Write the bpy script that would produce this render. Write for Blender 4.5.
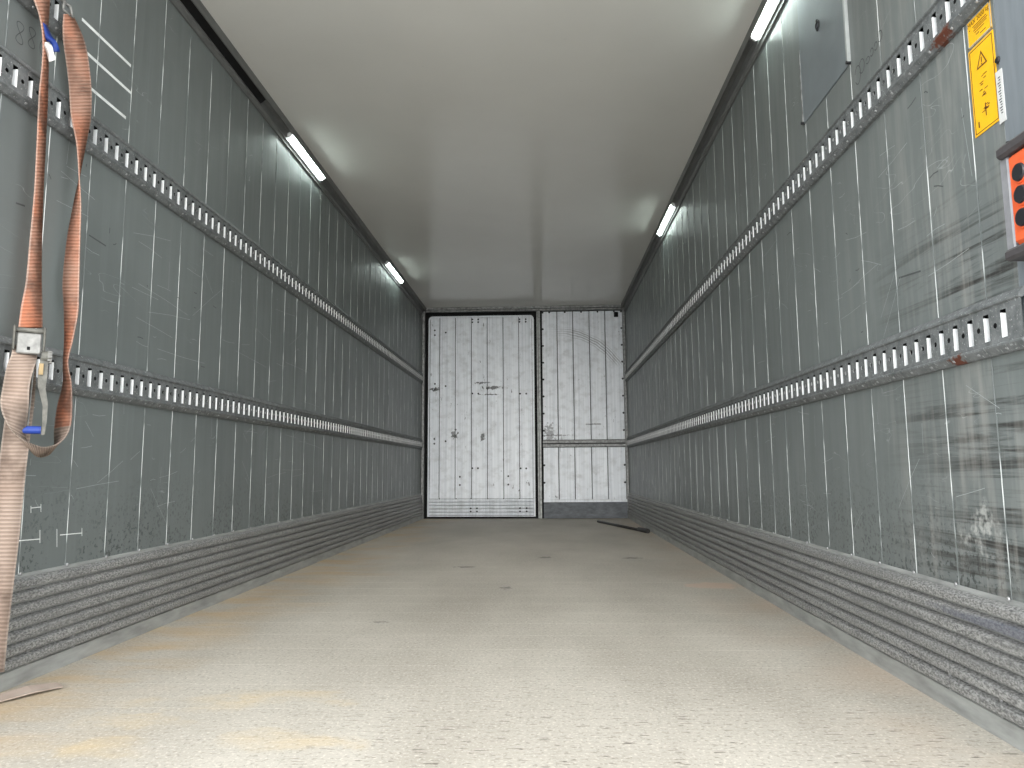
import bpy, bmesh, math, random
from mathutils import Vector, Matrix
random.seed(7)
scene = bpy.context.scene
COL = scene.collection
for o in list(bpy.data.objects):
    bpy.data.objects.remove(o)

# ------------------------------------------------------------------ camera
F, CX, CZ, YAW, PITCH, ROLL = 720.83, 1.4825, 0.5845, 0.0442, 0.1175, -0.0063
W, H, D, Y0 = 2.48, 2.567, 8.695, 1.53          # inner width, height, back wall, start of the lining
CAM = Vector((CX, 0.0, CZ))
_f = Vector((-math.sin(YAW)*math.cos(PITCH), math.cos(YAW)*math.cos(PITCH), math.sin(PITCH)))
_r = Vector((math.cos(YAW), math.sin(YAW), 0)); _u = _r.cross(_f)
RGT = math.cos(ROLL)*_r + math.sin(ROLL)*_u
UP = -math.sin(ROLL)*_r + math.cos(ROLL)*_u
FWD = _f
cam_data = bpy.data.cameras.new('camera'); cam = bpy.data.objects.new('camera', cam_data); COL.objects.link(cam)
cam_data.sensor_width = 36; cam_data.lens = F*36/1024; cam_data.clip_start = 0.02
m = Matrix((RGT, UP, -FWD)).transposed().to_4x4(); m.translation = CAM
cam.matrix_world = m
scene.camera = cam
def hit(px, py, x=None, y=None, z=None):
    d = RGT*((px-512)/F) + UP*(-(py-384)/F) + FWD
    t = (x-CX)/d.x if x is not None else (y/d.y if y is not None else (z-CZ)/d.z)
    return CAM + d*t

# ------------------------------------------------------------------ sky, sun, exposure
world = bpy.data.worlds.new('overcast_sky'); scene.world = world; world.use_nodes = True
bg = world.node_tree.nodes['Background']
bg.inputs[0].default_value = (0.93, 0.97, 1.0, 1); bg.inputs[1].default_value = 4.2
sun_d = bpy.data.lights.new('hazy_sun', 'SUN'); sun = bpy.data.objects.new('hazy_sun', sun_d); COL.objects.link(sun)
sun_d.energy = 4.2; sun_d.angle = math.radians(40); sun_d.color = (1.0, 0.97, 0.93)
sun.rotation_euler = (math.radians(78), 0, math.radians(3)); sun.location = (1.2, -6, 4)
LAMP = 38.0
vs = scene.view_settings
vs.view_transform = 'Standard'; vs.look = 'None'; vs.gamma = 1.0; vs.use_curve_mapping = False
vs.exposure = 0.0

# ------------------------------------------------------------------ materials
class NT:
    def __init__(s, name, rough=0.5, metal=0.0, spec=0.5):
        s.m = bpy.data.materials.new(name); s.m.use_nodes = True
        s.t = s.m.node_tree; s.b = s.t.nodes['Principled BSDF']
        s.b.inputs['Roughness'].default_value = rough; s.b.inputs['Metallic'].default_value = metal
        s.b.inputs['Specular IOR Level'].default_value = spec
        s.pos = s.n('ShaderNodeNewGeometry').outputs['Position']
    def n(s, t, **k):
        nd = s.t.nodes.new(t)
        for a, v in k.items(): setattr(nd, a, v)
        return nd
    def put(s, sock, v):
        if hasattr(v, 'is_output') or isinstance(v, bpy.types.NodeSocket): s.t.links.new(v, sock)
        elif isinstance(v, (tuple, list)) and len(v) == 3 and sock.type == 'RGBA': sock.default_value = (*v, 1)
        else: sock.default_value = v
    def vmul(s, v, k):
        a = s.n('ShaderNodeVectorMath', operation='MULTIPLY'); s.put(a.inputs[0], v); a.inputs[1].default_value = k; return a.outputs[0]
    def noise(s, k=(1, 1, 1), scale=1.0, detail=4, rough=0.55, dist=0.0, vec=None):
        a = s.n('ShaderNodeTexNoise'); s.put(a.inputs['Vector'], s.vmul(vec or s.pos, k))
        a.inputs['Scale'].default_value = scale; a.inputs['Detail'].default_value = detail
        a.inputs['Roughness'].default_value = rough; a.inputs['Distortion'].default_value = dist
        return a.outputs['Fac']
    def step(s, v, lo, hi, a=0.0, b=1.0):
        r = s.n('ShaderNodeMapRange'); s.put(r.inputs[0], v)
        for i, q in enumerate((lo, hi, a, b)): r.inputs[i+1].default_value = q
        return r.outputs[0]
    def math(s, op, a, b=0.0):
        r = s.n('ShaderNodeMath', operation=op); s.put(r.inputs[0], a); s.put(r.inputs[1], b); return r.outputs[0]
    def mix(s, f, a, b):
        r = s.n('ShaderNodeMix', data_type='RGBA'); s.put(r.inputs[0], f); s.put(r.inputs[6], a); s.put(r.inputs[7], b); return r.outputs[2]
    def xyz(s):
        r = s.n('ShaderNodeSeparateXYZ'); s.put(r.inputs[0], s.pos); return r.outputs
    def spot(s, c, rad, wob=0.5, nscale=12.0):
        """irregular stain: 1 inside an ellipsoid at c with radii rad, ragged edge"""
        a = s.n('ShaderNodeVectorMath', operation='SUBTRACT'); s.put(a.inputs[0], s.pos); a.inputs[1].default_value = c
        l = s.n('ShaderNodeVectorMath', operation='LENGTH'); s.put(l.inputs[0], s.vmul(a.outputs[0], tuple(1/q for q in rad)))
        e = s.math('ADD', l.outputs['Value'], s.math('MULTIPLY', s.math('SUBTRACT', s.noise(scale=nscale, detail=5), 0.5), wob*4))
        return s.step(e, 1.1, 0.7)
    def color(s, c): s.put(s.b.inputs['Base Color'], c)
    def bump(s, h, strength=0.2, dist=0.002):
        b = s.n('ShaderNodeBump'); b.inputs['Strength'].default_value = strength; b.inputs['Distance'].default_value = dist
        s.put(b.inputs['Height'], h); s.t.links.new(b.outputs[0], s.b.inputs['Normal'])
MAT = {}
def plain(name, c, rough=0.5, metal=0.0, var=0.12, scale=20.0, k=(1, 1, 1), bump=0.0, spec=0.5):
    t = NT(name, rough, metal, spec)
    f = t.step(t.noise(k, scale), 0.3, 0.7)
    t.color(t.mix(f, tuple(q*(1-var) for q in c), tuple(min(1, q*(1+var)) for q in c)))
    if bump: t.bump(t.noise(k, scale*4), bump)
    MAT[name] = t.m

# grey wall lining
def wall_mat(name, base, scuffs):
    t = NT(name, 0.42, 0.0, 0.45)
    b = tuple(base)
    c = t.mix(t.step(t.noise(scale=1.6, detail=6), 0.3, 0.7), tuple(q*0.88 for q in b), tuple(q*1.1 for q in b))
    streak = t.step(t.noise((30, 30, 1.2), 1.0, 5), 0.55, 0.8)
    c = t.mix(t.math('MULTIPLY', streak, 0.22), c, tuple(q*1.6 for q in b))
    fine = t.step(t.noise((9, 9, 140), 1.0, 3), 0.6, 0.75)
    c = t.mix(t.math('MULTIPLY', fine, 0.10), c, tuple(q*0.6 for q in b))
    X, Y, Z = t.xyz()
    # pale hairline scratches
    scr = t.step(t.math('ABSOLUTE', t.math('SUBTRACT', t.noise((1, 2.2, 9), 1.6, 2, 0.4, 0.6), 0.5)), 0.0035, 0.0)
    scr = t.math('MULTIPLY', scr, t.step(t.noise(scale=3.5), 0.56, 0.62))
    c = t.mix(t.math('MULTIPLY', scr, 0.45), c, (0.55, 0.57, 0.56))
    # dark pock marks just above the kick plates
    fl = t.math('MULTIPLY', t.step(t.noise(scale=85, detail=4), 0.555, 0.61), t.step(Z, 0.60, 0.33))
    fl = t.math('MULTIPLY', fl, t.step(t.noise(scale=3.4), 0.40, 0.52))
    c = t.mix(t.math('MULTIPLY', fl, 0.75), c, (0.035, 0.04, 0.04))
    if scuffs:
        rub = t.math('MULTIPLY', t.step(t.noise((1, 1.1, 26), 1.0, 7, 0.68, 0.7), 0.47, 0.60),
                     t.step(t.math('ADD', Y, t.math('MULTIPLY', t.noise(scale=4.0), 0.55)), 2.50, 2.02))
        zz = t.step(Z, 1.30, 1.12)
        rub = t.math('MULTIPLY', rub, zz)
        c = t.mix(t.math('MULTIPLY', rub, 0.95), c, (0.030, 0.029, 0.027))
        dust = t.math('MULTIPLY', t.step(t.noise((1, 34, 3), 1.0, 5), 0.46, 0.7), t.step(Y, 2.5, 1.7))
        c = t.mix(t.math('MULTIPLY', dust, 0.30), c, (0.46, 0.44, 0.40))
        pale = t.math('MULTIPLY', t.spot((W, 1.74, 0.44), (0.2, 0.06, 0.05), 0.9, 16), t.step(t.noise(scale=60), 0.4, 0.6))
        c = t.mix(t.math('MULTIPLY', pale, 0.45), c, (0.62, 0.62, 0.58))
    t.color(c)
    t.put(t.b.inputs['Roughness'], t.step(t.noise((20, 20, 2), 1.0, 4), 0.3, 0.7, 0.34, 0.5))
    t.bump(t.noise((25, 25, 2), 2.0, 3), 0.08)
    MAT[name] = t.m
wall_mat('lining_left', (0.152, 0.169, 0.165), False)
wall_mat('lining_right', (0.152, 0.168, 0.163), True)

# floor boards
t = NT('floor_board', 0.62, 0.0, 0.35)
X, Y, Z = t.xyz()
c = t.mix(t.step(t.noise((2, 1, 1), 1.1, 6), 0.3, 0.7), (0.355, 0.322, 0.272), (0.48, 0.443, 0.383))
c = t.mix(t.math('MULTIPLY', t.step(t.noise((4, 90, 1), 1.0, 4), 0.45, 0.75), 0.25), c, (0.27, 0.245, 0.205))
c = t.mix(t.math('MULTIPLY', t.step(t.noise(scale=120, detail=3), 0.54, 0.68), 0.45), c, (0.74, 0.69, 0.60))
c = t.mix(t.math('MULTIPLY', t.step(t.noise(scale=95, detail=3, dist=0.3), 0.45, 0.33), 0.6), c, (0.22, 0.20, 0.17))
ed = t.step(t.math('SUBTRACT', X, t.math('MULTIPLY', t.noise((1, 0.8, 1), 1.7, 4), 0.9)), 0.10, -0.28)
ed = t.math('MULTIPLY', ed, t.step(t.noise((1.5, 4, 1), 1.3, 5), 0.42, 0.62))
c = t.mix(t.math('MULTIPLY', ed, 0.55), c, (0.48, 0.32, 0.15))
for q in ((0.60, 1.86, 0), (0.85, 1.93, 0), (0.42, 1.74, 0), (0.9, 1.62, 0), (0.55, 1.57, 0), (0.14, 2.75, 0)):
    c = t.mix(t.math('MULTIPLY', t.spot(q, (0.17, 0.06, 1), 1.0, 5), t.step(t.noise((5, 9, 1), 1.0, 5), 0.40, 0.75, 0, 0.38)), c, (0.62, 0.44, 0.19))
c = t.mix(t.math('MULTIPLY', t.spot((2.31, 3.74, 0), (0.13, 0.10, 1), 0.5, 12), 0.6), c, (0.60, 0.43, 0.33))
c = t.mix(t.math('MULTIPLY', t.step(X, 2.05, 2.42), t.math('MULTIPLY', t.step(t.noise((3, 3, 1), 1.0), 0.4, 0.7), 0.4)), c, (0.45, 0.32, 0.22))
for q, r in (((1.0, 4.43, 0), (0.06, 0.035, 1)), ((1.285, 3.66, 0), (0.03, 0.04, 1)), ((2.05, 4.86, 0), (0.06, 0.04, 1)),
             ((1.48, 4.9, 0), (0.04, 0.05, 1)), ((0.84, 2.85, 0), (0.035, 0.012, 1))):
    c = t.mix(t.math('MULTIPLY', t.spot(q, r, 0.8, 34), 0.6), c, (0.07, 0.065, 0.06))
chip = t.math('MULTIPLY', t.step(t.noise((22, 110, 1), 1.0, 3, 0.5), 0.635, 0.66), t.step(t.math('ADD', Y, t.math('MULTIPLY', t.noise(scale=1.2), 0.9)), 2.75, 2.1))
chip = t.math('MULTIPLY', chip, t.step(X, 0.75, 1.15))
c = t.mix(t.math('MULTIPLY', chip, 0.8), c, (0.09, 0.075, 0.06))
t.color(c); t.bump(t.noise(scale=220, detail=2), 0.35, 0.002)
MAT['floor_board'] = t.m

# worn kick plates
t = NT('kick_aluminium', 0.5, 0.25, 0.5)
sp = t.step(t.noise((1, 0.5, 1), 230, 3), 0.36, 0.64)
c = t.mix(sp, (0.125, 0.125, 0.123), (0.42, 0.415, 0.40))
c = t.mix(t.math('MULTIPLY', t.step(t.noise((1, 2, 14), 1.5, 5), 0.45, 0.7), 0.5), c, (0.17, 0.17, 0.165))
c = t.mix(t.math('MULTIPLY', t.spot((W, 1.6, 0.235), (0.2, 0.35, 0.014), 0.3, 10), 0.6), c, (0.09, 0.10, 0.14))
t.color(c); t.bump(sp, 0.35, 0.001); MAT['kick_aluminium'] = t.m
plain('kick_smooth', (0.34, 0.345, 0.33), 0.5, 0.2, 0.25, 18, (1, 0.4, 2))

# slotted rails
t = NT('rail_steel', 0.62, 0.15, 0.25)
c = t.mix(t.step(t.noise(scale=40, detail=5), 0.3, 0.7), (0.105, 0.112, 0.112), (0.20, 0.21, 0.21))
c = t.mix(t.math('MULTIPLY', t.step(t.noise(scale=150, detail=2), 0.60, 0.72), 0.7), c, (0.45, 0.46, 0.46))
for q in ((W-0.01, 1.745, 0.832), (W-0.01, 1.715, 1.628), (W-0.01, 1.57, 1.665), (W-0.01, 1.685, 1.632)):
    c = t.mix(t.spot(q, (0.06, 0.026, 0.016), 0.75, 70), c, (0.13, 0.045, 0.028))
t.color(c); t.bump(t.noise(scale=90), 0.15); MAT['rail_steel'] = t.m
plain('slot_bright', (0.90, 0.91, 0.90), 0.45, 0.0, 0.06, 60)
t = NT('joint_glint', 0.5, 0.0, 0.4)
t.color(t.mix(t.step(t.noise((7, 7, 5), 1.0, 3, 0.6), 0.44, 0.54), (0.15, 0.165, 0.16), (0.56, 0.58, 0.56)))  # pale tone paints the light caught by lining edges, broken up by noise
MAT['joint_glint'] = t.m
plain('backing_dark', (0.06, 0.062, 0.062), 0.7)
# ceiling: smooth white gel coat
t = NT('ceiling_gloss', 0.22, 0.0, 0.5)
c = t.mix(t.step(t.noise(scale=0.9, detail=5), 0.3, 0.7), (0.70, 0.688, 0.645), (0.77, 0.758, 0.715))
c = t.mix(t.math('MULTIPLY', t.step(t.noise((1, 6, 1), 14, 3), 0.72, 0.76), 0.25), c, (0.38, 0.37, 0.34))
t.color(c); t.put(t.b.inputs['Roughness'], t.step(t.noise(scale=2.5), 0.3, 0.7, 0.15, 0.20)); MAT['ceiling_gloss'] = t.m
plain('cove_grey', (0.15, 0.152, 0.147), 0.5, 0.2, 0.15, 12, (4, 1, 4))
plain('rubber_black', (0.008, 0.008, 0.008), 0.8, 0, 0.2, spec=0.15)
plain('lamp_housing', (0.72, 0.73, 0.72), 0.4)
# white door boards with grime, dark scratches
def door_mat(name, arc):
    t = NT(name, 0.42, 0.0, 0.5)
    c = t.mix(t.step(t.noise((45, 1, 0.8), 1.0, 5), 0.3, 0.7), (0.60, 0.635, 0.675), (0.80, 0.83, 0.865))
    c = t.mix(t.math('MULTIPLY', t.step(t.noise((4, 1, 5), 2.2, 8, 0.65), 0.48, 0.70), 0.45), c, (0.36, 0.37, 0.37))
    ch = t.math('MULTIPLY', t.step(t.noise((26, 1, 10), 1.0, 6, 0.68), 0.645, 0.68), t.step(t.noise((1, 1, 1), 2.6), 0.42, 0.55))
    c = t.mix(t.math('MULTIPLY', ch, 0.85), c, (0.05, 0.05, 0.05))
    if not arc:
        for q, r in (((0.87, D, 1.57), (0.14, 1, 0.018)), ((0.84, D, 1.485), (0.12, 1, 0.008)), ((0.40, D, 1.0), (0.035, 1, 0.05)),
                     ((0.735, D, 0.98), (0.025, 1, 0.04)), ((0.72, D, 1.63), (0.09, 1, 0.012)), ((0.16, D, 1.56), (0.07, 1, 0.02))):
            c = t.mix(t.math('MULTIPLY', t.spot(q, r, 1.1, 34), 0.9), c, (0.04, 0.04, 0.04))
    else:
        for q, r in (((1.545, D, 1.02), (0.06, 1, 0.11)), ((2.06, D, 1.115), (0.10, 1, 0.010)), ((1.55, D, 0.985), (0.22, 1, 0.010))):
            c = t.mix(t.math('MULTIPLY', t.spot(q, r, 0.9, 30), 0.7), c, (0.10, 0.10, 0.10))
        # rubbed arc where something swung against the wall
        a = t.n('ShaderNodeVectorMath', operation='SUBTRACT'); t.put(a.inputs[0], t.pos); a.inputs[1].default_value = (1.62, D, 1.32)
        l = t.n('ShaderNodeVectorMath', operation='LENGTH'); t.put(l.inputs[0], t.vmul(a.outputs[0], (1, 0, 1)))
        rr = t.math('ADD', l.outputs['Value'], t.math('MULTIPLY', t.math('SUBTRACT', t.noise(scale=5), 0.5), 0.05))
        band = t.math('MULTIPLY', t.step(rr, 0.86, 0.90), t.step(rr, 1.00, 0.97))
        lines = t.step(t.noise((1, 1, 1), 1.0, 2, vec=None) if False else t.math('SINE', t.math('MULTIPLY', rr, 230)), -0.2, 0.8)
        X, Y, Z = t.xyz()
        band = t.math('MULTIPLY', t.math('MULTIPLY', band, lines), t.math('MULTIPLY', t.step(X, 1.55, 1.95), t.step(Z, 1.80, 1.90)))
        c = t.mix(t.math('MULTIPLY', band, 0.6), c, (0.16, 0.16, 0.155))
    t.color(c); t.bump(t.noise((60, 1, 0.6), 1.0, 3), 0.15); MAT[name] = t.m
door_mat('door_white', False); door_mat('bulkhead_white', True)
plain('header_grey', (0.20, 0.205, 0.20), 0.5, 0.2, 0.5, 35)
plain('frame_worn', (0.30, 0.31, 0.30), 0.5, 0.3, 0.35, 30)
plain('skirt_grey', (0.075, 0.083, 0.092), 0.55, 0.2, 0.35, 14, (1, 1, 2))
plain('bolt_dark', (0.018, 0.018, 0.02), 0.6, 0.2)
plain('screw_bright', (0.36, 0.36, 0.36), 0.45, 0.6)
plain('post_grey', (0.19, 0.212, 0.23), 0.5, 0.1, 0.12, 6, (8, 8, 1))
plain('cover_metal', (0.185, 0.21, 0.222), 0.45, 0.2, 0.14, 4)
plain('angle_pale', (0.34, 0.36, 0.35), 0.45, 0.1)
plain('paint_white', (0.80, 0.82, 0.80), 0.6)
plain('scratch_pale', (0.33, 0.35, 0.345), 0.6)
plain('ink_dark', (0.075, 0.08, 0.08), 0.7)
plain('sticker_yellow', (0.88, 0.47, 0.010), 0.4, 0, 0.05)
plain('sticker_white', (0.62, 0.62, 0.60), 0.4, 0, 0.04)
plain('sticker_print', (0.12, 0.035, 0.01), 0.5)
plain('box_orange', (0.72, 0.115, 0.035), 0.45, 0, 0.14, 30)
plain('box_bracket', (0.30, 0.30, 0.315), 0.5, 0.3, 0.15, 30)
plain('box_cap', (0.055, 0.050, 0.052), 0.6, 0, 0.3, 40)
plain('button_black', (0.012, 0.013, 0.017), 0.35)
plain('ratchet_zinc', (0.20, 0.197, 0.185), 0.5, 0.2, 0.30, 60)
plain('ratchet_worn', (0.10, 0.097, 0.083), 0.55, 0.2, 0.4, 50)
plain('brass_tan', (0.24, 0.17, 0.08), 0.45, 0.3)
plain('grip_blue', (0.004, 0.028, 0.20), 0.5)
plain('bar_dark', (0.035, 0.033, 0.032), 0.5, 0.4, 0.3, 30)
plain('ground_concrete', (0.42, 0.41, 0.39), 0.8, 0, 0.15, 1.5)
plain('outer_shell', (0.6, 0.6, 0.6), 0.5)
def webbing(name, c1, c2, c3):
    t = NT(name, 0.8, 0.0, 0.2)
    uv = t.n('ShaderNodeUVMap').outputs[0]
    s = t.n('ShaderNodeSeparateXYZ'); t.put(s.inputs[0], uv)
    rib = t.step(t.math('SINE', t.math('MULTIPLY', s.outputs[0], 2*math.pi/0.0105)), -0.7, 0.7)
    c = t.mix(t.step(t.noise(scale=6, detail=4), 0.35, 0.65), c1, c2)
    c = t.mix(t.math('MULTIPLY', t.step(t.noise(scale=13, detail=6), 0.50, 0.68), 0.75), c, c3)
    c = t.mix(t.math('MULTIPLY', t.math('SUBTRACT', 1.0, rib), 0.42), c, tuple(q*0.35 for q in c1))
    edge = t.step(t.math('ABSOLUTE', t.math('SUBTRACT', s.outputs[1], 0.5)), 0.42, 0.47)
    c = t.mix(t.math('MULTIPLY', edge, 0.25), c, (0.55, 0.48, 0.42))
    t.color(c); t.bump(rib, 0.6, 0.002); MAT[name] = t.m
webbing('webbing_orange', (0.36, 0.130, 0.070), (0.31, 0.185, 0.135), (0.10, 0.065, 0.05))
webbing('webbing_beige', (0.25, 0.180, 0.140), (0.32, 0.25, 0.205), (0.10, 0.07, 0.055))
t = NT('lamp_glow', 0.5)
t.color((0.9, 0.95, 0.93)); t.put(t.b.inputs['Emission Color'], (0.86, 1.0, 0.95)); t.b.inputs['Emission Strength'].default_value = LAMP
MAT['lamp_glow'] = t.m

# ------------------------------------------------------------------ mesh helpers
def mesh_from(name, verts, faces, recalc=True, smooth=False, bevel=0.0):
    me = bpy.data.meshes.new(name); bm = bmesh.new()
    vv = [bm.verts.new(v) for v in verts]
    for f in faces:
        try: bm.faces.new([vv[i] for i in f])
        except ValueError: pass
    if bevel:
        bmesh.ops.bevel(bm, geom=list(bm.edges), offset=bevel, segments=1, affect='EDGES', clamp_overlap=True)
    if recalc: bmesh.ops.recalc_face_normals(bm, faces=list(bm.faces))
    for f in bm.faces: f.smooth = smooth
    bm.to_mesh(me); bm.free(); return me
class MB:
    def __init__(s): s.v = []; s.f = []
    def add(s, v, f):
        n = len(s.v); s.v += [tuple(q) for q in v]; s.f += [tuple(i+n for i in q) for q in f]; return s
    def box(s, a, b):
        (x0, y0, z0), (x1, y1, z1) = a, b
        return s.add([(x, y, z) for z in (z0, z1) for y in (y0, y1) for x in (x0, x1)],
                     [(0, 2, 3, 1), (4, 5, 7, 6), (0, 1, 5, 4), (2, 6, 7, 3), (0, 4, 6, 2), (1, 3, 7, 5)])
    def prism(s, prof, y0, y1):
        """closed (x,z) outline swept along y"""
        n = len(prof)
        return s.add([(x, y, z) for y in (y0, y1) for x, z in prof],
                     [(i, (i+1) % n, n+(i+1) % n, n+i) for i in range(n)] + [tuple(range(n)), tuple(range(2*n-1, n-1, -1))])
    def cyl(s, p0, p1, r0, r1=None, n=12, cap=True):
        p0, p1 = Vector(p0), Vector(p1); r1 = r0 if r1 is None else r1
        w = (p1-p0).normalized(); a = w.orthogonal().normalized(); b = w.cross(a)
        v = [p + (a*math.cos(2*math.pi*i/n)+b*math.sin(2*math.pi*i/n))*r for p, r in ((p0, r0), (p1, r1)) for i in range(n)]
        f = [(i, (i+1) % n, n+(i+1) % n, n+i) for i in range(n)]
        if cap: f += [tuple(range(n)), tuple(range(2*n-1, n-1, -1))]
        return s.add(v, f)
    def tube(s, pts, r, n=8):
        pts = [Vector(p) for p in pts]
        for a, b in zip(pts, pts[1:]): s.cyl(a, b, r, n=n)
        return s
    def mesh(s, name, **k): return mesh_from(name, s.v, s.f, **k)
def link(name, me, mat=None, parent=None, loc=(0, 0, 0), rot=(0, 0, 0), label=None, cat=None, group=None, kind=None):
    o = bpy.data.objects.new(name, me); COL.objects.link(o)
    o.location = loc; o.rotation_euler = rot
    if mat and me and not me.materials: me.materials.append(MAT[mat])
    if parent: o.parent = parent
    if label: o['label'] = label
    if cat: o['category'] = cat
    if group: o['group'] = group
    if kind: o['kind'] = kind
    return o
def empty(name, loc, label, cat, group=None, rot=(0, 0, 0)):
    o = link(name, None, None, None, loc, rot, label, cat, group); o.empty_display_size = 0.05; return o
def boxm(name, sx, sy, sz, bevel=0.0):
    return MB().box((-sx/2, -sy/2, -sz/2), (sx/2, sy/2, sz/2)).mesh(name, bevel=bevel)
def local(parent, p): return Vector(p) - parent.location

# ------------------------------------------------------------------ outside ground, shell
link('ground', MB().box((-14, -22, -1.35), (17, 14, -1.25)).mesh('ground'), 'ground_concrete', kind='structure')
YS = 1.25                                     # rear edge of the body
# ------------------------------------------------------------------ floor
floor = link('floor', MB().box((-0.07, YS, -0.16), (W+0.07, D+0.10, -0.024)).mesh('floor'), 'backing_dark', kind='structure')
bd = boxm('floor_board', W-0.02, 0.1991, 0.024)
y = 1.235
while y < D:
    L = min(0.2, D+0.02-y)
    me = bd if L > 0.19 else boxm('floor_board', W-0.02, L-0.0009, 0.024)
    if y < YS: me = boxm('floor_board', W-0.02, 0.1991-(YS-y), 0.024); link('floor_board', me, 'floor_board', floor, (W/2, (YS+y+0.2)/2, -0.012))
    else: link('floor_board', me, 'floor_board', floor, (W/2, y+L/2, -0.012))
    y += 0.2
# ------------------------------------------------------------------ ceiling
ceil = link('ceiling', MB().box((-0.07, YS, H), (W+0.07, D+0.10, H+0.09)).mesh('ceiling'), 'ceiling_gloss', kind='structure')
# ------------------------------------------------------------------ side walls with lining boards
PZ0, PZ1 = 0.25, 2.50
glint_prof = [(0.0012*math.cos(a), 0.0012*math.sin(a)) for a in [i*math.pi/4 for i in range(8)]]  # thin rib added along each joint, standing in for light on board edges
glint = MB().add([(x*1.1, yy, z) for z in (PZ0, PZ1) for x, yy in glint_prof],
                [(i, (i+1) % 8, 8+(i+1) % 8, 8+i) for i in range(8)]).mesh('joint_glint', smooth=True)
def side_wall(side, phase, mat):
    left = side == 'left'
    sx = 1 if left else -1
    x0 = 0 if left else W
    wl = link('wall_'+side, MB().box((-0.07 if left else W+0.012, YS, -0.16), (-0.012 if left else W+0.07, D+0.10, H+0.09)).mesh('wall_'+side), 'backing_dark', kind='structure')
    full = boxm('lining_board', 0.006, 0.1970, PZ1-PZ0, 0.0012)
    y = phase
    while y+0.2 < Y0+0.02: y += 0.2
    first = True
    while y < D-0.01:
        a, b = max(y, Y0), min(y+0.2, D)
        me = full if b-a > 0.195 else boxm('lining_board', 0.006, b-a-0.003, PZ1-PZ0, 0.0012)
        p = link('lining_board', me, mat, wl, (x0-sx*0.009, (a+b)/2, (PZ0+PZ1)/2))
        if not first:
            link('joint_glint', glint, 'joint_glint', p, (sx*0.0028, a-(a+b)/2, -(PZ0+PZ1)/2))
        first = False
        y += 0.2
    return wl
wall_l = side_wall('left', 0.02, 'lining_left')
wall_r = side_wall('right', 0.045, 'lining_right')

# ------------------------------------------------------------------ ribbed kick plates
def kick(side):
    left = side == 'left'; sx = 1 if left else -1; x0 = 0 if left else W
    def P(d): return x0+sx*d
    y1 = D-0.015
    b = MB().prism([(P(-0.008), 0.0), (P(0.022), 0.0), (P(0.022), 0.008), (P(0.019), 0.044), (P(0.012), 0.048), (P(0.003), 0.292), (P(-0.006), 0.298)], 1.30, y1)
    o = link('baseboard_'+side, b.mesh('baseboard_'+side), 'kick_smooth', kind='structure')
    n = 7; h = 0.0348
    rm = MB().prism([(0, 0.0), (sx*0.0135, 0.0015), (sx*0.0150, 0.0040), (sx*0.0145, 0.0185), (sx*0.0120, 0.0225), (0, 0.0290)], 1.30, y1).mesh('rib')
    for k in range(n):
        z = 0.0505+k*h
        link('rib', rm, 'kick_aluminium', o, (P(0.0115-0.0012*k), 0, z))
    sc = MB().cyl((0, 0, 0), (sx*0.003, 0, 0), 0.0055, 0.0040, 8).mesh('screw')
    ph = 0.02 if left else 0.045
    y = ph+1.4
    while y < 5.5:
        if y > 1.4:
            link('screw', sc, 'screw_bright', o, (P(0.0035), y-0.004, 0.300))
            for zz in (0.0465, 0.0815): link('screw', sc, 'bolt_dark', o, (P(0.0155), y+0.03, zz))
        y += 0.2
    return o
kick('left'); kick('right')

# ------------------------------------------------------------------ corner coves
def cove(side, name):
    left = side == 'left'; sx = 1 if left else -1; x0 = 0 if left else W
    P = lambda d: x0+sx*d
    prof = [(P(-0.006), H), (P(-0.006), 2.468), (P(0.003), 2.468), (P(0.004), 2.476), (P(0.0015), 2.478), (P(0.004), 2.488), (P(0.010), 2.492),
            (P(0.010), 2.500), (P(0.014), 2.530), (P(0.030), 2.545), (P(0.041), 2.522), (P(0.046), 2.522), (P(0.046), H)]
    o = link(name, MB().prism(prof, 1.30, D-0.002).mesh(name), 'cove_grey', kind='structure')
    return o
cove_l = cove('left', 'trim_1'); cove_r = cove('right', 'trim_2')
# black rubber insert in the left cove
ins = MB().prism([(0.0105, 2.502), (0.0200, 2.506), (0.0400, 2.524), (0.0340, 2.540), (0.0145, 2.532)], 1.6, 3.53)
link('rubber_insert', ins.mesh('rubber_insert'), 'rubber_black', cove_l)

# ------------------------------------------------------------------ lamps in the coves
def lamp(side, ya, yb, label):
    left = side == 'left'; sx = 1 if left else -1; x0 = 0 if left else W
    P = lambda d: sx*d
    L = yb-ya
    e = empty('corner_light', (x0, (ya+yb)/2, 2.50), label, 'light', 'lights in the ceiling corners')
    z = -2.50
    base = MB().prism([(P(0.0125), 2.512+z), (P(0.0155), 2.510+z), (P(0.033), 2.536+z), (P(0.030), 2.543+z), (P(0.0142), 2.529+z)], -L/2, L/2)
    link('housing', base.mesh('housing'), 'lamp_housing', e)
    for (d, zz) in ((0.0205, 2.5135), (0.0318, 2.5265)):
        tb = MB().cyl((P(d), -L/2+0.012, zz+z), (P(d), L/2-0.012, zz+z), 0.0072, n=12).mesh('light_tube', smooth=True)
        link('light_tube', tb, 'lamp_glow', e)
    for s in (-1, 1):
        cp = MB().prism([(P(0.0115), 2.508+z), (P(0.020), 2.504+z), (P(0.0405), 2.520+z), (P(0.031), 2.541+z), (P(0.0142), 2.529+z)], s*L/2-0.006, s*L/2+0.006)
        link('end_cap', cp.mesh('end_cap'), 'lamp_housing', e)
lamp('left', 3.93, 4.56, 'glowing strip light in the left ceiling corner, nearer of the two there')
lamp('left', 6.55, 7.25, 'glowing strip light in the left ceiling corner close to the white door')
lamp('right', 2.45, 3.11, 'glowing strip light in the right ceiling corner, nearest, beside the cover plate')
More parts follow.
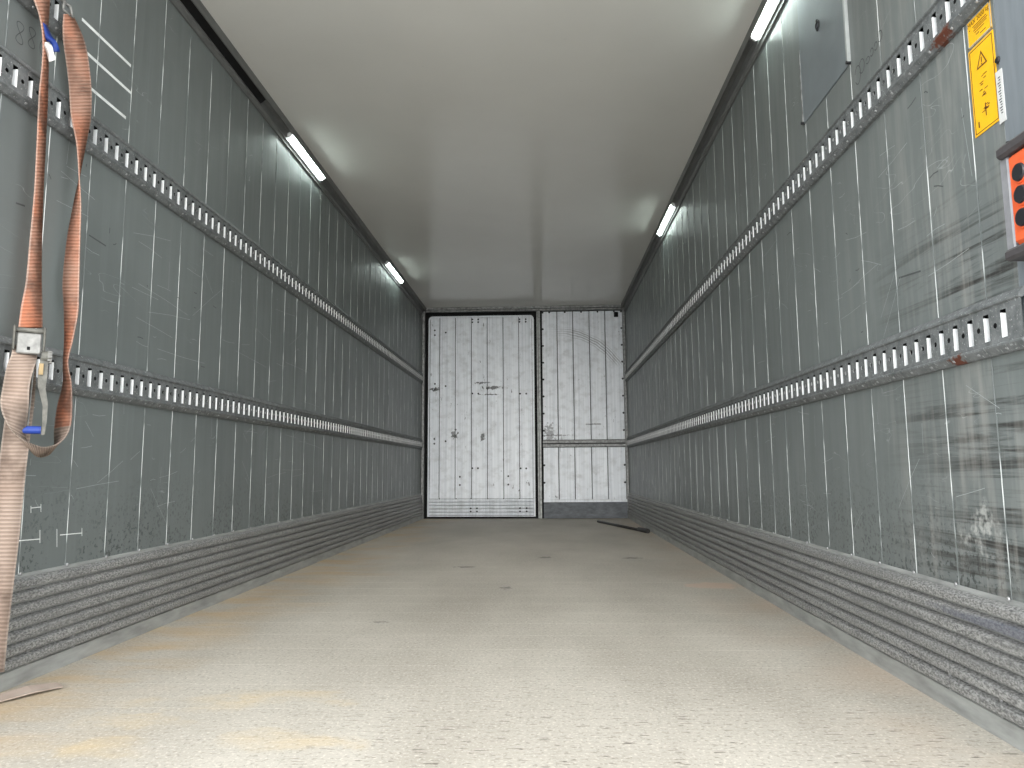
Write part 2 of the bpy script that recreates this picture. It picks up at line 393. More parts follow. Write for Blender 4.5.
lamp('right', 5.20, 5.87, 'glowing strip light in the right ceiling corner towards the back wall')

# ------------------------------------------------------------------ slotted cargo rails
PITCH_R = 0.0605
def rail(side, zc, slot_y, ya, yb, label):
    left = side == 'left'; sx = 1 if left else -1; x0 = 0 if left else W
    e = empty('cargo_rail', (x0, ya, zc), label, 'rail', 'slotted cargo rails along the side walls')
    X = lambda d: sx*d
    L = yb-ya
    body = MB()
    top = [(X(-0.006), 0.068), (X(0.004), 0.0675), (X(0.0185), 0.050), (X(0.0185), 0.0455), (X(0.0130), 0.0430), (X(0.0115), 0.0430), (X(-0.006), 0.052)]
    bot = [(X(-0.006), -0.048), (X(0.0115), -0.0395), (X(0.0130), -0.0395), (X(0.0185), -0.0425), (X(0.0185), -0.0465), (X(0.0050), -0.0620), (X(-0.006), -0.0625)]
    body.prism(top, 0, L); body.prism(bot, 0, L)
    d = X(0.013); sh = 0.0300; zt, zb = 0.0430, -0.0395
    s0 = slot_y-ya
    while s0-PITCH_R > 0.03: s0 -= PITCH_R
    n = int((L-s0-0.02)/PITCH_R)+1
    hw = 0.0095
    def quad(y0, y1, z0, z1):
        if y1-y0 > 1e-5: body.add([(d, y0, z0), (d, y1, z0), (d, y1, z1), (d, y0, z1)], [(0, 1, 2, 3)])
    lip = bpy.data.meshes.get('slot_lip_'+side)
    if lip is None:
        q = MB().box((min(X(-0.005), X(0.0132)), 0, -sh), (max(X(-0.005), X(0.0132)), 0.0022, sh-0.006))
        lip = q.mesh('slot_lip_'+side)
    prev = 0.0
    for k in range(n):
        c = s0+k*PITCH_R
        a, b = c-hw, c+hw
        # web before the slot, with a round hole where it is full length
        hy = c-PITCH_R/2
        if hy-0.010 > prev and k > 0:
            r = 0.0065; m0, m1 = hy-0.009, hy+0.009
            quad(prev, m0, zb, zt); quad(m1, a, zb, zt)
            quad(m0, m1, 0.009, zt); quad(m0, m1, zb, -0.009)
            ring = [(d, hy+r*math.cos(t), r*math.sin(t)) for t in [math.pi/8+i*math.pi/4 for i in range(8)]]
            q2 = 0.009
            corner = [(d, hy+q2, q2), (d, hy-q2, q2), (d, hy-q2, -q2), (d, hy+q2, -q2)]
            # ring index: 0,1 upper right .. counter clockwise
            body.add(ring+corner, [(0, 1, 8), (1, 2, 9, 8), (2, 3, 9), (3, 4, 10, 9), (4, 5, 10), (5, 6, 11, 10), (6, 7, 11), (7, 0, 8, 11)])
        else:
            quad(prev, a, zb, zt)
        quad(a, b, sh, zt); quad(a, b, zb, -sh)
        link('slot_lip', lip, 'slot_bright', e, (0, b-0.0022, 0))
        prev = b
    quad(prev, L, zb, zt)
    link('cavity_shade', MB().box((min(X(-0.006), X(-0.0045)), 0.002, -0.042), (max(X(-0.006), X(-0.0045)), L-0.002, 0.045)).mesh('cavity_shade'), 'rubber_black', e)  # near-black strip added so the cavity behind slots and holes looks shaded
    link('rail_body', body.mesh('rail_body', recalc=False), 'rail_steel', e)
    sc = bpy.data.meshes.get('rail_screw_'+side) or MB().cyl((X(0.009), 0, 0), (X(0.0140), 0, 0), 0.0050, 0.0036, 8).mesh('rail_screw_'+side)
    y = 0.06
    while y < min(L, 4.5):
        link('screw', sc, 'screw_bright', e, (0, y, -0.0530)); y += 0.1
    return e
YE = D-0.025
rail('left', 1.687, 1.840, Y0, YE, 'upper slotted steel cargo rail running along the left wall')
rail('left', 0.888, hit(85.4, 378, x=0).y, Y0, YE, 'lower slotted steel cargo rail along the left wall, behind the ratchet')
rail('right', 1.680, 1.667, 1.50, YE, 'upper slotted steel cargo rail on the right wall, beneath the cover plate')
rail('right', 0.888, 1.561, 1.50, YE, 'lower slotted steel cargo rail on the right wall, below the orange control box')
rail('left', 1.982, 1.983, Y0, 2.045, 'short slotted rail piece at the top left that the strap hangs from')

# ------------------------------------------------------------------ rear frame around the opening
for nm, xa, xb in (('trim_3', -0.07, 0.0035), ('trim_4', W-0.0035, W+0.07)):
    o = link(nm, MB().box((xa if nm == 'trim_3' else W+0.003, YS, 0.0), (-0.003 if nm == 'trim_3' else xb, Y0-0.002, H)).mesh(nm, bevel=0.002), 'post_grey', kind='structure')
post_r = bpy.data.objects['trim_4']
XP = W+0.003
bolt = MB().cyl((0, 0, 0), (-0.004, 0, 0), 0.0085, 0.006, 10).mesh('bolt')
pb = hit(998, 60, x=XP)
link('bolt', bolt, 'bolt_dark', post_r, (XP, pb.y, pb.z))

# ------------------------------------------------------------------ back wall
wb = link('wall_back', MB().box((-0.07, D+0.03, -0.16), (W+0.07, D+0.10, H+0.09)).mesh('wall_back'), 'backing_dark', kind='structure')
YB = D            # face plane
XR0, XR1 = 1.466, 2.452
edges = [XR0, 1.653, 1.846, 2.046, 2.237, XR1]
for z0, z1 in ((0.222, 0.838), (0.930, 2.500)):
    for a, b in zip(edges, edges[1:]):
        g = 0.0045
        pm = MB().box((a+g, -0.004, z0), (b-g, 0.026, z1)).mesh('wall_plank', bevel=0.003)
        link('wall_plank', pm, 'bulkhead_white', wb, (0, YB+0.004, 0))
link('cross_rail', MB().prism([(0, 0)], 0, 0).mesh('tmp') if False else MB().box((XR0, YB-0.012, 0.846), (XR1, YB+0.03, 0.876)).box((XR0, YB-0.012, 0.892), (XR1, YB+0.03, 0.922)).mesh('cross_rail'), 'header_grey', wb)
link('skirting_plate', MB().box((XR0, YB-0.012, 0.0), (XR1+0.006, YB+0.03, 0.190)).mesh('skirting_plate', bevel=0.003), 'skirt_grey', wb)
link('skirting_cap', MB().box((XR0, YB-0.014, 0.190), (XR1+0.003, YB+0.03, 0.222)).mesh('skirting_cap', bevel=0.003), 'bulkhead_white', wb)
link('centre_post', MB().box((1.402, YB-0.012, 0.0), (1.420, YB+0.03, 2.51)).box((1.424, YB-0.022, 0.0), (1.448, YB+0.03, 2.51)).mesh('centre_post', bevel=0.003), 'frame_worn', wb)
link('post_seal', MB().box((1.448, YB-0.004, 0.0), (1.466, YB+0.03, 2.51)).mesh('post_seal'), 'rubber_black', wb)
link('edge_strip', MB().box((XR1, YB-0.010, 0.0), (XR1+0.028, YB+0.03, 2.51)).mesh('edge_strip'), 'header_grey', wb)
hd = link('header_beam', MB().box((0.0, YB-0.020, 2.512), (W, YB+0.03, 2.534)).box((0.0, YB-0.032, 2.538), (W, YB+0.03, 2.566)).mesh('header_beam', bevel=0.002), 'header_grey', wb)
rv = MB().cyl((0, 0, 0), (0, -0.006, 0), 0.0125, 0.009, 8).mesh('rivet')
for x in (1.479, 2.436):
    z = 2.49
    while z > 0.26:
        if not 0.82 < z < 0.95: link('rivet', rv, 'bolt_dark', wb, (x, YB, z))
        z -= 0.207
for x in (1.56, 1.75, 1.95, 2.15, 2.35): link('rivet', rv, 'bolt_dark', wb, (x, YB, 2.492))
link('vent_square', boxm('vent_square', 0.052, 0.02, 0.062, 0.004), 'rubber_black', wb, (2.374, YB-0.006, 2.452))
link('corner_strip', MB().box((0.0, YB-0.03, 0.0), (0.030, YB+0.03, 2.51)).mesh('corner_strip'), 'header_grey', wb)

# white boarded door with black seal
door = link('door_1', MB().box((0.034, YB+0.012, 0.006), (1.402, YB+0.03, 2.510)).mesh('door_1'), 'rubber_black', kind='structure')
def rounded(x0, x1, z0, z1, r):
    pts = [(x0, z0), (x1, z0)]
    for cx, cz, a0 in ((x1-r, z1-r, 0), (x0+r, z1-r, 90)):
        pts += [(cx+r*math.cos(math.radians(a0+t)), cz+r*math.sin(math.radians(a0+t))) for t in (0, 22.5, 45, 67.5, 90)]
    return pts
po, pi_ = rounded(0.036, 1.400, 0.006, 2.508, 0.075), rounded(0.072, 1.372, 0.022, 2.462, 0.05)
n = len(po); v = []; f = []
for yy in (YB+0.006, YB+0.02):
    v += [(x, yy, z) for x, z in po]+[(x, yy, z) for x, z in pi_]
for i in range(n):
    j = (i+1) % n
    f += [(i, j, n+j, n+i), (i, j, 2*n+j, 2*n+i), (n+i, n+j, 3*n+j, 3*n+i)]
link('door_seal', mesh_from('door_seal', v, f), 'rubber_black', door)
pin, pin2 = rounded(0.074, 1.370, 0.024, 2.460, 0.048), rounded(0.092, 1.346, 0.032, 2.442, 0.035)
v = []; f = []
for yy in (YB-0.012, YB+0.02):
    v += [(x, yy, z) for x, z in pin]+[(x, yy, z) for x, z in pin2]
for i in range(n):
    j = (i+1) % n
    f += [(i, j, n+j, n+i), (i, j, 2*n+j, 2*n+i), (n+i, n+j, 3*n+j, 3*n+i)]
link('door_frame', mesh_from('door_frame', v, f), 'door_white', door)
de = [0.094, 0.213, 0.407, 0.604, 0.798, 0.992, 1.184, 1.346]
for a, b in zip(de, de[1:]):
    link('door_plank', MB().box((a+0.0032, YB-0.006, 0.236), (b-0.0032, YB+0.02, 2.440)).mesh('door_plank', bevel=0.0025), 'door_white', door)
for k in range(5):
    z = 0.036+k*0.040
    link('door_rib', MB().prism([(0, 0), (0, 0.038), (-0.006, 0.034), (-0.010, 0.018), (-0.006, 0.003)], 0, 1).mesh('x') if False else
         mesh_from('door_rib', [(x, YB+yy, z+zz) for x in (0.095, 1.345) for yy, zz in ((0.01, 0), (0.01, 0.038), (-0.007, 0.035), (-0.013, 0.018), (-0.007, 0.003))],
                   [(i, (i+1) % 5, 5+(i+1) % 5, 5+i) for i in range(5)]+[(0, 1, 2, 3, 4), (9, 8, 7, 6, 5)]), 'door_white', door)
db = MB().cyl((0, 0, 0), (0, -0.008, 0), 0.0115, 0.009, 8).mesh('bolt')
for x, z in ((.15, 2.287), (.151, 2.227), (.286, 2.258), (.614, 2.447-.03), (.614, 2.382), (.687, 2.416), (.687, 2.382), (1.194, 2.41), (1.194, 2.378), (1.271, 2.41), (1.271, 2.378),
             (.614, 1.50), (.687, 1.497), (1.196, 1.492), (1.27, 1.491), (.156, 1.624), (.156, 1.56), (.287, 1.594), (.153, .953), (.153, .895), (.29, .924),
             (.614, .597), (.682, .597), (1.196, .592), (1.262, .591), (.464, .496), (.464, .399), (1.046, .50), (1.046, .40)):
    link('bolt', db, 'bolt_dark', door, (x, YB-0.006, z))
for x in (.596, .671, 1.184, 1.264):
    for z in (.122, .085): link('bolt', db, 'bolt_dark', door, (x, YB-0.012, z))
for x in (.22, .42, .60, .80, .99, 1.18): link('bolt', MB().cyl((0, 0, 0), (0, -0.006, 0), 0.007, n=6).mesh('small_bolt'), 'bolt_dark', door, (x, YB-0.004, .236))

# ------------------------------------------------------------------ right wall: cover plate, writing, stickers, control box
XW = W+0.006                                   # face of the right lining
cp = empty('cover_plate', (XW, 2.45, 1.88), 'flat bluish metal cover plate fixed high on the right wall', 'plate')
link('plate', MB().box((-0.004, -0.205, 0.0), (0.0, 0.205, 0.50)).mesh('plate', bevel=0.001), 'cover_metal', cp)
link('edge_angle', MB().box((-0.012, -0.215, 0.004), (0.0, -0.203, 0.50)).mesh('edge_angle', bevel=0.001), 'angle_pale', cp)
link('edge_strip', MB().box((-0.007, 0.203, 0.0), (0.0, 0.212, 0.30)).mesh('edge_strip'), 'header_grey', cp)
hb = hit(819, 25, x=XW)
ring = MB()
for i in range(10):
    a0, a1 = i*math.pi/5, (i+1)*math.pi/5
    ring.cyl((-0.006, 0.014*math.cos(a0), 0.014*math.sin(a0)), (-0.006, 0.014*math.cos(a1), 0.014*math.sin(a1)), 0.003, n=6)
ring.cyl((0, 0, 0.016), (-0.010, 0, 0.016), 0.005, n=8).cyl((0, 0.004, -0.016), (-0.008, 0.004, -0.016), 0.005, n=8)
link('eyelet', ring.mesh('eyelet'), 'bolt_dark', cp, hb-cp.location)
for yy, zz in ((-0.209, 0.004), (0.204, 0.004)):
    link('rivet', MB().cyl((0, yy, zz), (-0.014, yy, zz), 0.006, n=8).mesh('rivet'), 'bolt_dark', cp)

def strokes(name, paths, side, w, mat, parent):
    """flat painted or pencilled lines lying on a side wall; paths of (y,z)"""
    x = -0.0058 if side == 'left' else W+0.0058
    sx = 1 if side == 'left' else -1
    v = []; f = []
    for p in paths:
        p = [Vector((x+sx*0.0006, *q)) for q in p]; b = len(v)
        for i, q in enumerate(p):
            t = (p[min(i+1, len(p)-1)]-p[max(i-1, 0)]).normalized(); nrm = Vector((sx, 0, 0)).cross(t)*(w/2)
            v += [q+nrm, q-nrm]
        f += [(b+2*i, b+2*i+1, b+2*i+3, b+2*i+2) for i in range(len(p)-1)]
    return link(name, mesh_from(name, v, f, recalc=False), mat, parent)
def arc(cy, cz, ry, rz, a0, a1, n=12):
    return [(cy+ry*math.cos(math.radians(a0+(a1-a0)*i/n)), cz+rz*math.sin(math.radians(a0+(a1-a0)*i/n))) for i in range(n+1)]
for a, b in (((82, 19), (131, 66)), ((86, 52), (131, 93)), ((88, 86), (126, 118))):
    pa, pb2 = hit(*a, x=-0.005), hit(*b, x=-0.005)
    strokes('paint_stroke', [[(pa.y, pa.z), (pb2.y, pb2.z)]], 'left', 0.011, 'paint_white', wall_l)
def fig8(y, z, s=1.0):
    # slanted eight drawn as one line
    return [(y+0.014*s*math.sin(2*t)+0.0, z+0.032*s*math.cos(t)) for t in [i*2*math.pi/28 for i in range(29)]]
pw = hit(20, 33, x=-0.005); pw2 = hit(32, 38, x=-0.005); pw3 = hit(41, 47, x=-0.005)
strokes('pencil_mark', [fig8(pw.y, pw.z, 1.0), fig8(pw2.y, pw2.z, 0.95), arc(pw3.y+0.008, pw3.z, 0.012, 0.022, 80, 270)], 'left', 0.0028, 'ink_dark', wall_l)
scrib = []
for px, py, kx, ky in ((858, 75, 0.020, 0.030), (862, 66, 0.018, 0.022), (868, 60, 0.012, 0.010), (872, 52, 0.010, 0.012), (876, 46, 0.010, 0.012), (880, 36, 0.014, 0.016)):
    q = hit(px, py, x=XW); scrib.append(arc(q.y, q.z, kx, ky, 20, 330, 10))
strokes('pencil_mark', scrib, 'right', 0.0030, 'ink_dark', wall_r)
# pale scratched marks low on the left wall
sm = []
for a, b in (((16, 541), (40, 539)), ((40, 530), (40, 543)), ((57, 529), (57, 547)), ((60, 535), (82, 533)), ((82, 528), (82, 536)), ((31, 506), (31, 513)), ((31, 508), (41, 507)), ((41, 504), (41, 512))):
    p0, p1 = hit(*a, x=-0.005), hit(*b, x=-0.005); sm.append([(p0.y, p0.z), (p1.y, p1.z)])
strokes('scratch_mark', sm, 'left', 0.0028, 'paint_white', wall_l)

def scratches(side, n, seed, mat, w, y0, y1, z0, z1, lmin, lmax):
    r = random.Random(seed); P = []
    for i in range(n):
        y = y0+(y1-y0)*r.random(); z = z0+(z1-z0)*r.random(); L = lmin+(lmax-lmin)*r.random()**2; a = r.choice((0, 0, 0.1, -0.1, 0.5, 1.57, -0.8))+r.uniform(-.12, .12)
        P.append([(y, z), (y+L/2*math.cos(a), z+L/2*math.sin(a)+r.uniform(-.004, .004)), (y+L*math.cos(a), z+L*math.sin(a))])
    return strokes('scratch_mark', P, side, w, mat, wall_l if side == 'left' else wall_r)
scratches('left', 46, 3, 'scratch_pale', 0.0016, 1.9, 4.6, 0.42, 0.80, 0.02, 0.35)
scratches('left', 44, 4, 'scratch_pale', 0.0016, 1.9, 4.6, 1.00, 1.56, 0.02, 0.40)
scratches('right', 40, 5, 'scratch_pale', 0.0016, 1.6, 3.6, 0.99, 1.56, 0.02, 0.20)
scratches('right', 26, 6, 'scratch_pale', 0.0016, 1.6, 3.6, 0.34, 0.80, 0.02, 0.20)
scratches('left', 12, 8, 'ink_dark', 0.003, 1.9, 3.2, 0.95, 1.60, 0.01, 0.05)
scratches('right', 12, 9, 'ink_dark', 0.003, 1.6, 3.2, 0.95, 1.60, 0.01, 0.05)
for a, b, sd in (((899, 278), (921, 271), 'right'), ((89, 235), (106, 246), 'left'), ((16, 203), (25, 206), 'left')):
    p0, p1 = hit(*a, x=-0.005 if sd == 'left' else XW), hit(*b, x=-0.005 if sd == 'left' else XW)
    strokes('scratch_mark', [[(p0.y, p0.z), (p1.y, p1.z)]], sd, 0.005, 'ink_dark', wall_l if sd == 'left' else wall_r)

def text_mesh(s, size, name):
    cu = bpy.data.curves.new(name, 'FONT'); cu.body = s; cu.size = size; cu.align_x = 'CENTER'; cu.align_y = 'CENTER'
    to = bpy.data.objects.new(name, cu); COL.objects.link(to)
    bpy.context.view_layer.update()
    me = bpy.data.meshes.new_from_object(to.evaluated_get(bpy.context.evaluated_depsgraph_get()))
    bpy.data.objects.remove(to); me.name = name; return me
RW = Matrix(((0, 0, -1), (-1, 0, 0), (0, 1, 0))).to_euler()     # text on the right wall reads from inside
XS = W-0.0005
def sticker(name, y0, y1, z0, z1, mat, label):
    e = empty(name, (XW, (y0+y1)/2, z0), label, 'sticker')
    link('sheet', MB().box((-0.0016, -(y1-y0)/2, 0), (0, (y1-y0)/2, z1-z0)).mesh('sheet'), mat, e)
    return e
def frame_lines(w, h, t, x):
    b = MB()
    for a, c in (((-w/2, 0), (w/2, t)), ((-w/2, h-t), (w/2, h)), ((-w/2, 0), (-w/2+t, h)), ((w/2-t, 0), (w/2, h))):
        b.box((x-0.0004, a[0], a[1]), (x, c[0], c[1]))
    return b
s1 = sticker('capacity_sticker', 1.542, 1.630, 1.551, 1.616, 'sticker_yellow', 'small yellow sticker with MAX lettering, tucked under the upper right rail')
link('lettering', text_mesh('MAX 2000 kg', 0.0145, 'lettering'), 'sticker_print', s1, (-0.0020, 0, 0.053), RW)
pr = MB()
for i, (a, b, z) in enumerate(((0.032, 0.036, 0.040), (-0.030, 0.022, 0.041), (-0.034, 0.018, 0.036), (-0.030, 0.020, 0.031), (-0.020, 0.016, 0.025), (0.0, 0.012, 0.018), (-0.024, -0.004, 0.012))):
    pr.box((-0.0020, a, z), (-0.0016, b, z+0.0016))
link('print', pr.mesh('print'), 'sticker_print', s1)
link('border', frame_lines(0.088, 0.065, 0.0030, -0.0016).mesh('border'), 'angle_pale', s1)
s2 = sticker('warning_sticker', 1.540, 1.632, 1.336, 1.545, 'sticker_yellow', 'tall yellow warning sticker with black triangle on the right wall')
link('border', frame_lines(0.084, 0.200, 0.0018, -0.0016).mesh('border'), 'sticker_print', s2, (0, 0, 0.0045))
tri = MB()
T = [(-0.020, 0.150), (0.020, 0.150), (0.0, 0.188)]
for i in range(3):
    a, b = Vector((0, *T[i])), Vector((0, *T[(i+1) % 3])); ct = Vector((0, 0, 0.1627))
    ai, bi = a+(ct-a)*0.28, b+(ct-b)*0.28
    tri.add([q+Vector((-0.0021, 0, 0)) for q in (a, b, bi, ai)], [(0, 1, 2, 3)])
tri.box((-0.0022, -0.0016, 0.160), (-0.0018, 0.0016, 0.172)).box((-0.0022, -0.0016, 0.1545), (-0.0018, 0.0016, 0.1578))
link('warning_triangle', tri.mesh('warning_triangle'), 'sticker_print', s2)
pr = MB()
for cz, seed in ((0.120, 1), (0.086, 2), (0.045, 3)):
    rr = random.Random(seed)
    for i in range(7):
        a = -0.016+rr.random()*0.022; z = cz-0.012+rr.random()*0.024
        pr.box((-0.0021, a, z), (-0.0017, a+0.006+rr.random()*0.008, z+0.0018))
pr.box((-0.0021, 0.026, 0.016), (-0.0017, 0.030, 0.030)).box((-0.0021, -0.002, 0.032), (-0.0017, 0.001, 0.062))
link('print', pr.mesh('print'), 'sticker_print', s2)
q0 = hit(1003, 122, x=XP-0.001); q1 = hit(999, 70, x=XP-0.001)
s3 = empty('serial_sticker', (XP, q0.y, q0.z), 'narrow white sticker beside the tall yellow warning sticker', 'sticker')
hh = q1.z-q0.z
link('sheet', MB().box((-0.0012, -0.011, 0), (0, 0.011, hh)).mesh('sheet'), 'sticker_white', s3)
pr = MB()
for i in range(14):
    pr.box((-0.0016, -0.004, 0.02+i*hh/19), (-0.0012, 0.0015+0.002*(i % 3), 0.0225+i*hh/19))
link('print', pr.mesh('print'), 'backing_dark', s3)

# orange control box with three black buttons
XB = W+0.003
ob = empty('control_box', (XB, 1.405, 1.015), 'orange control box with three black buttons on the right door post', 'control box')
link('bracket', MB().box((-0.034, 0.072, 0.010), (0.0, 0.098, 0.212)).box((-0.006, -0.10, 0.010), (0.0, 0.072, 0.212)).mesh('bracket', bevel=0.003), 'box_bracket', ob)
for z0, z1 in ((0.206, 0.232), (-0.012, 0.012)):
    link('end_guard', MB().box((-0.046, -0.105, z0), (0.0, 0.092, z1)).mesh('end_guard', bevel=0.006), 'box_cap', ob)
link('guard_screw', MB().cyl((-0.012, 0.094, 0.230), (-0.012, 0.094, 0.250), 0.006, n=10).mesh('guard_screw'), 'bolt_dark', ob)
link('housing', MB().box((-0.040, -0.095, 0.014), (-0.006, 0.066, 0.204)).mesh('housing', bevel=0.008), 'box_orange', ob)
for px, py in ((1018.5, 172), (1020.5, 194), (1022, 217)):
    q = hit(px, py, x=XB-0.044)-ob.location
    cyl = MB().cyl((-0.038, q.y, q.z), (-0.0430, q.y, q.z), 0.0235, 0.0220, 20)
    rim = link('button_collar', cyl.mesh('button_collar'), 'box_orange', ob)
    link('button', MB().cyl((-0.0425, q.y, q.z), (-0.0470, q.y, q.z), 0.0190, 0.0170, 20).mesh('button'), 'button_black', rim)

# ------------------------------------------------------------------ ratchet strap on the left wall
def ribbon(stations, w=0.062, th=0.003, sub=6, split=None):
    """stations: (px, py, x, wx, wy, s): centre on the plane x, width vector as seen, s = sign of the part turned away"""
    C = []; Wv = []
    for px, py, x, wx, wy, s in stations:
        c = hit(px, py, x=x+0.018); dep = (c-CAM).dot(FWD); k = dep/F
        lat = RGT*(wx*k) - UP*(wy*k)
        l = lat.length; ww = max(w, l)
        view = (c-CAM).normalized()
        C.append(c); Wv.append(lat + view*(s*math.sqrt(max(ww*ww-l*l, 0))))
    pts = []; ws = []
    n = len(C)
    def cr(P, i, t):
        a, b, c, d = P[max(i-1, 0)], P[i], P[i+1], P[min(i+2, n-1)]
        return 0.5*((2*b)+(c-a)*t+(2*a-5*b+4*c-d)*t*t+(3*b-a-3*c+d)*t**3)
    for i in range(n-1):
        for j in range(sub):
            t = j/sub; pts.append(cr(C, i, t)); q = cr(Wv, i, t); ws.append(q.normalized()*w)
    pts.append(C[-1]); ws.append(Wv[-1].normalized()*w)
    me = bpy.data.meshes.new('webbing'); bm = bmesh.new(); uvl = bm.loops.layers.uv.new('UVMap')
    rows = []; s = 0; S = []
    for i, (p, wv) in enumerate(zip(pts, ws)):
        if i: s += (p-pts[i-1]).length
        S.append(s)
        t = (pts[min(i+1, len(pts)-1)]-pts[max(i-1, 0)]).normalized(); nr = t.cross(wv)
        nr = nr.normalized()*th/2 if nr.length > 1e-6 else Vector((th/2, 0, 0))
        rows.append([bm.verts.new(p-wv/2+nr), bm.verts.new(p+wv/2+nr), bm.verts.new(p+wv/2-nr), bm.verts.new(p-wv/2-nr)])
    VV = (0, 1, 1, 0)
    for i in range(len(rows)-1):
        for k in range(4):
            k2 = (k+1) % 4
            f = bm.faces.new((rows[i][k], rows[i][k2], rows[i+1][k2], rows[i+1][k])); f.smooth = True; f.material_index = 1 if split is not None and i >= split*sub else 0
            for lp, (si, vk) in zip(f.loops, ((S[i], VV[k]), (S[i], VV[k2]), (S[i+1], VV[k2]), (S[i+1], VV[k]))): lp[uvl].uv = (si, vk)
    bm.faces.new(rows[0]); bm.faces.new(rows[-1][::-1])
    bmesh.ops.recalc_face_normals(bm, faces=list(bm.faces))
    bm.to_mesh(me); bm.free(); return me
strap = empty('ratchet_strap', (0.0, 1.92, 0.60), 'worn orange and beige webbing strap with metal ratchet hanging on the left wall', 'strap')
def sp(name, me, mat, parent=strap, **k):
    return link(name, me, mat, parent, -strap.location if parent is strap else (0, 0, 0), **k)
# long limb from the hook, twisting down to the loop
A = [(68, 14, .030, 7, 0, 1), (71, 28, .036, 12, 0, 1), (76, 52, .040, 17, 0, 1), (80, 84, .040, 17, 0, 1), (81, 112, .040, 15, 0, 1), (81.5, 138, .040, 9, 0, 1),
     (80.5, 160, .040, 4, 0, 1), (79, 182, .040, -1, 0, 1), (77, 206, .040, -9, 0, 1), (73.5, 240, .042, -16, 0, 1), (71, 280, .044, -19, 0, 1), (71, 312, .046, -17, 0, 1),
     (68.5, 340, .048, -10, 0, 1), (65.5, 362, .050, -5, 0, 1), (67, 384, .054, -10, 0, 1), (64.5, 408, .058, -18, 0, 1), (62.5, 427, .064, -19, 3, 1), (59.5, 441, .068, -13, 8, 1), (53, 449, .072, -6, 10, 1), (44, 452, .078, -1, 10, 1),
     (35, 450.5, .082, 3, 12, 1), (26.5, 445, .086, 7, 10, 1), (19.5, 436, .088, 11, 7, 1), (15.5, 424, .089, 14, 5, 1), (14.5, 408, .088, 19, 3, 1), (16, 389, .084, 23, 1, 1), (19.5, 371, .078, 22, 0, 1), (24, 357, .072, 18, 0, 1), (26, 345, .064, 17, 0, 1)]
wa = ribbon(A, split=16); wa.materials.append(MAT['webbing_orange']); wa.materials.append(MAT['webbing_beige'])
sp('webbing', wa, None)
# short limb from above to the ratchet pin, mostly edge on
B = [(38, -30, .030, 16, 0, 1), (41, -6, .034, 13, 0, 1), (44, 14, .036, 8, 0, 1), (45, 36, .036, 4, 0, 1), (45.5, 60, .036, 5, 0, 1), (43.5, 95, .036, 7, 0, 1), (41.5, 140, .036, 7, 0, 1), (39, 190, .038, 7, 0, 1),
     (36, 240, .044, 9, 0, 1), (34, 280, .052, 11, 0, 1), (32, 305, .058, 14, 0, 1), (30.5, 328, .066, 16, 0, 1)]
sp('webbing', ribbon(B), 'webbing_orange')
# tail hanging down
C_ = [(24, 360, .060, 16, 0, 1), (21, 400, .058, 19, 0, 1), (16, 440, .056, 21, 0, 1), (11, 480, .052, 21, 0, 1), (6, 530, .048, 21, 0, 1), (0, 580, .044, 21, 0, 1), (-6, 630, .040, 21, 0, 1), (-10, 672, .040, 20, 0, 1)]
sp('webbing_tail', ribbon(C_), 'webbing_beige')
# sewn label, blue with a white end
tg = [(45, 24, .042, 3, 2, 1), (48.5, 36, .046, 5, 1, 1), (53, 44, .050, 8, 0, 1), (55.5, 52, .052, 6, 0, 1)]
sp('label_tag', ribbon(tg, w=0.024, th=0.0012), 'grip_blue', label='blue sewn label')
tg2 = [(47, 42, .050, 3, 0, 1), (50, 52, .053, 7, -1, 1), (52.5, 61, .055, 6, -2, 1)]
sp('label_tag', ribbon(tg2, w=0.020, th=0.0012), 'sticker_white', label='white end of the label')
# wire hook in the short rail
hk = MB(); h0 = hit(68, 14, x=.048)
hk.tube([h0+Vector((0, -.022, .0)), h0+Vector((-.004, -.014, .034)), h0+Vector((-.02, -.010, .044)), h0+Vector((-.02, .010, .044)), h0+Vector((-.004, .014, .034)), h0+Vector((0, .022, .0)), h0+Vector((0, -.022, 0))], 0.004)
sp('hook', hk.mesh('hook', smooth=True), 'ratchet_zinc')
# the ratchet: local frame turned to face the opening
rp = hit(29, 344, x=.080)
vd = Vector((rp.x-CX, rp.y, 0)).normalized(); rx = Vector((vd.y, -vd.x, 0))
ang = math.atan2(rx.y, rx.x)
kk = (rp-CAM).dot(FWD)/F                       # metres per pixel here
rp = hit(29, 344, x=.096)
rt = link('ratchet', MB().box((-.028, -.012, -.028), (.028, .004, .028)).mesh('ratchet', bevel=.003), 'ratchet_zinc', strap, rp-strap.location, (0, 0, ang))
def rpart(name, mb, mat, **k): return link(name, mb.mesh(name, **k), mat, rt)
rpart('pin', MB().cyl((-.036, -.004, .036), (.036, -.004, .036), .007, n=12), 'ratchet_worn')
for s in (-1, 1):
    rpart('side_plate', MB().box((s*.034-.003, -.020, -.020), (s*.034+.003, .022, .046)), 'ratchet_worn', bevel=.002)
rpart('plate_hole', MB().box((-.004, -.0126, -.018), (.003, -.0118, -.009)), 'rubber_black')
rpart('spindle', MB().cyl((.030, -.010, -.034), (.050, -.010, -.034), .016, n=14), 'ratchet_worn')
gear = MB()
for i in range(10):
    a = i*math.pi/5
    gear.cyl((.044, -.010+.014*math.cos(a), -.034+.014*math.sin(a)), (.054, -.010+.014*math.cos(a), -.034+.014*math.sin(a)), .004, n=6)
rpart('gear', gear, 'ratchet_zinc')
hp = [(.030, -.03), (.046, -.03), (.046, -.09), (.044, -.12), (.052, -.16), (.052, -.21), (.049, -.245), (.041, -.245), (.042, -.21), (.040, -.165), (.026, -.115), (.024, -.07)]
n = len(hp)
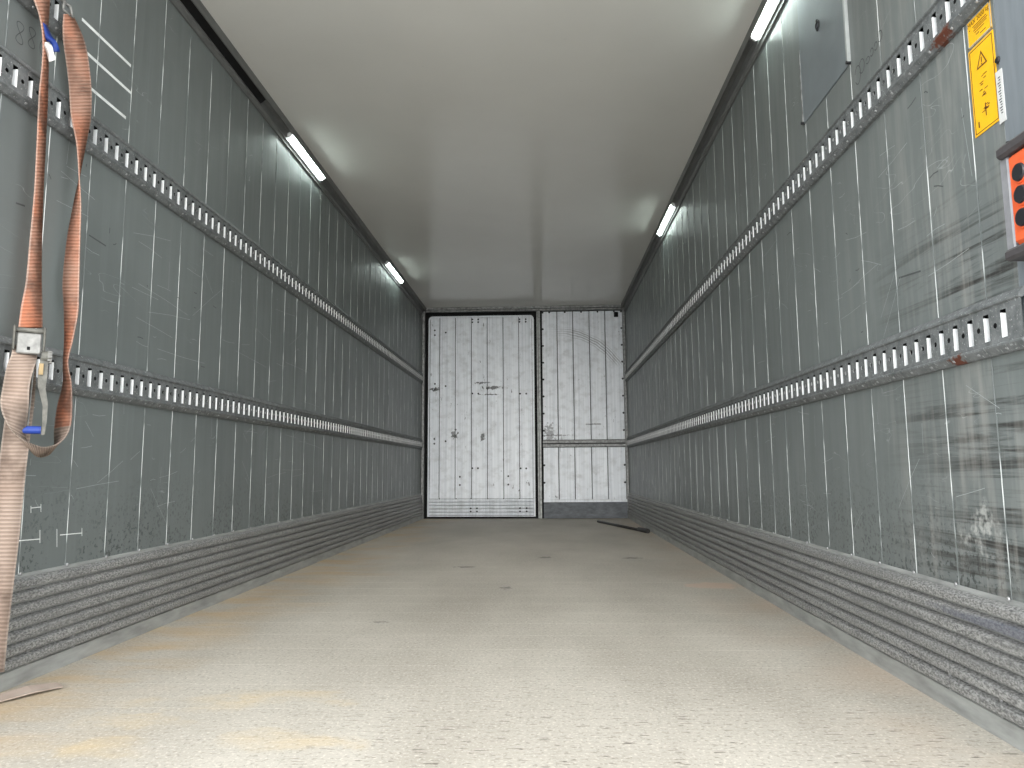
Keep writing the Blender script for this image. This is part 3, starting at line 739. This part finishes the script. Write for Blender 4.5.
rpart('handle', MB().add([(x, yy, z) for yy in (-.020, -.008) for x, z in hp], [(i, (i+1) % n, n+(i+1) % n, n+i) for i in range(n)]+[tuple(range(n)), tuple(range(2*n-1, n-1, -1))]), 'ratchet_worn')
rpart('latch', MB().box((.026, -.026, -.084), (.036, -.020, -.054)), 'brass_tan')
rpart('rod', MB().cyl((.014, -.012, -.07), (.010, -.012, -.235), .0022, n=8), 'ratchet_zinc')
rpart('grip', MB().cyl((-.008, -.014, -.232), (.040, -.014, -.232), .0105, n=12), 'grip_blue')

# strip of webbing lying on the floor
def floor_strip():
    P = [hit(px, py, z=0.0) for px, py in ((-30, 707), (0, 702), (30, 695), (60, 688))]
    v = []; f = []
    hts = (0.006, 0.012, 0.018, 0.010)
    for i, p in enumerate(P):
        t = (P[min(i+1, 3)]-P[max(i-1, 0)]).normalized(); nr = Vector((-t.y, t.x, 0))*0.022*(0.75 if i == 3 else 1)
        for z in (hts[i]-0.002, hts[i]+0.002): v += [p+nr+Vector((0, 0, z)), p-nr+Vector((0, 0, z*0.55))]
    for i in range(3):
        a, b = 4*i, 4*i+4
        f += [(a, a+1, b+1, b), (a+2, b+2, b+3, a+3), (a, b, b+2, a+2), (a+1, a+3, b+3, b+1)]
    f += [(0, 2, 3, 1), (12, 13, 15, 14)]
    return mesh_from('webbing_offcut', v, f)
link('webbing_offcut', floor_strip(), 'webbing_beige', label='loose end of beige webbing lying on the floor at the lower left', cat='strap')

# dark bar on the floor in the back right corner
b0, b1 = hit(598, 521.5, z=0.012), hit(648, 532, z=0.012)
bar = empty('load_bar', (b0.x, b0.y, 0), 'thin dark metal bar lying on the floor in the back right corner', 'bar')
dv = (b1-b0); dv.z = 0; dn = dv.normalized(); up = Vector((0, 0, 0.014))
link('tube', MB().cyl(up, up+dv*0.86, 0.013, n=10).mesh('tube', smooth=True), 'bar_dark', bar)
link('foot', MB().cyl(Vector((0, 0, .020))+dv*0.84, Vector((0, 0, .020))+dv, 0.019, 0.022, n=10).mesh('foot'), 'bar_dark', bar)
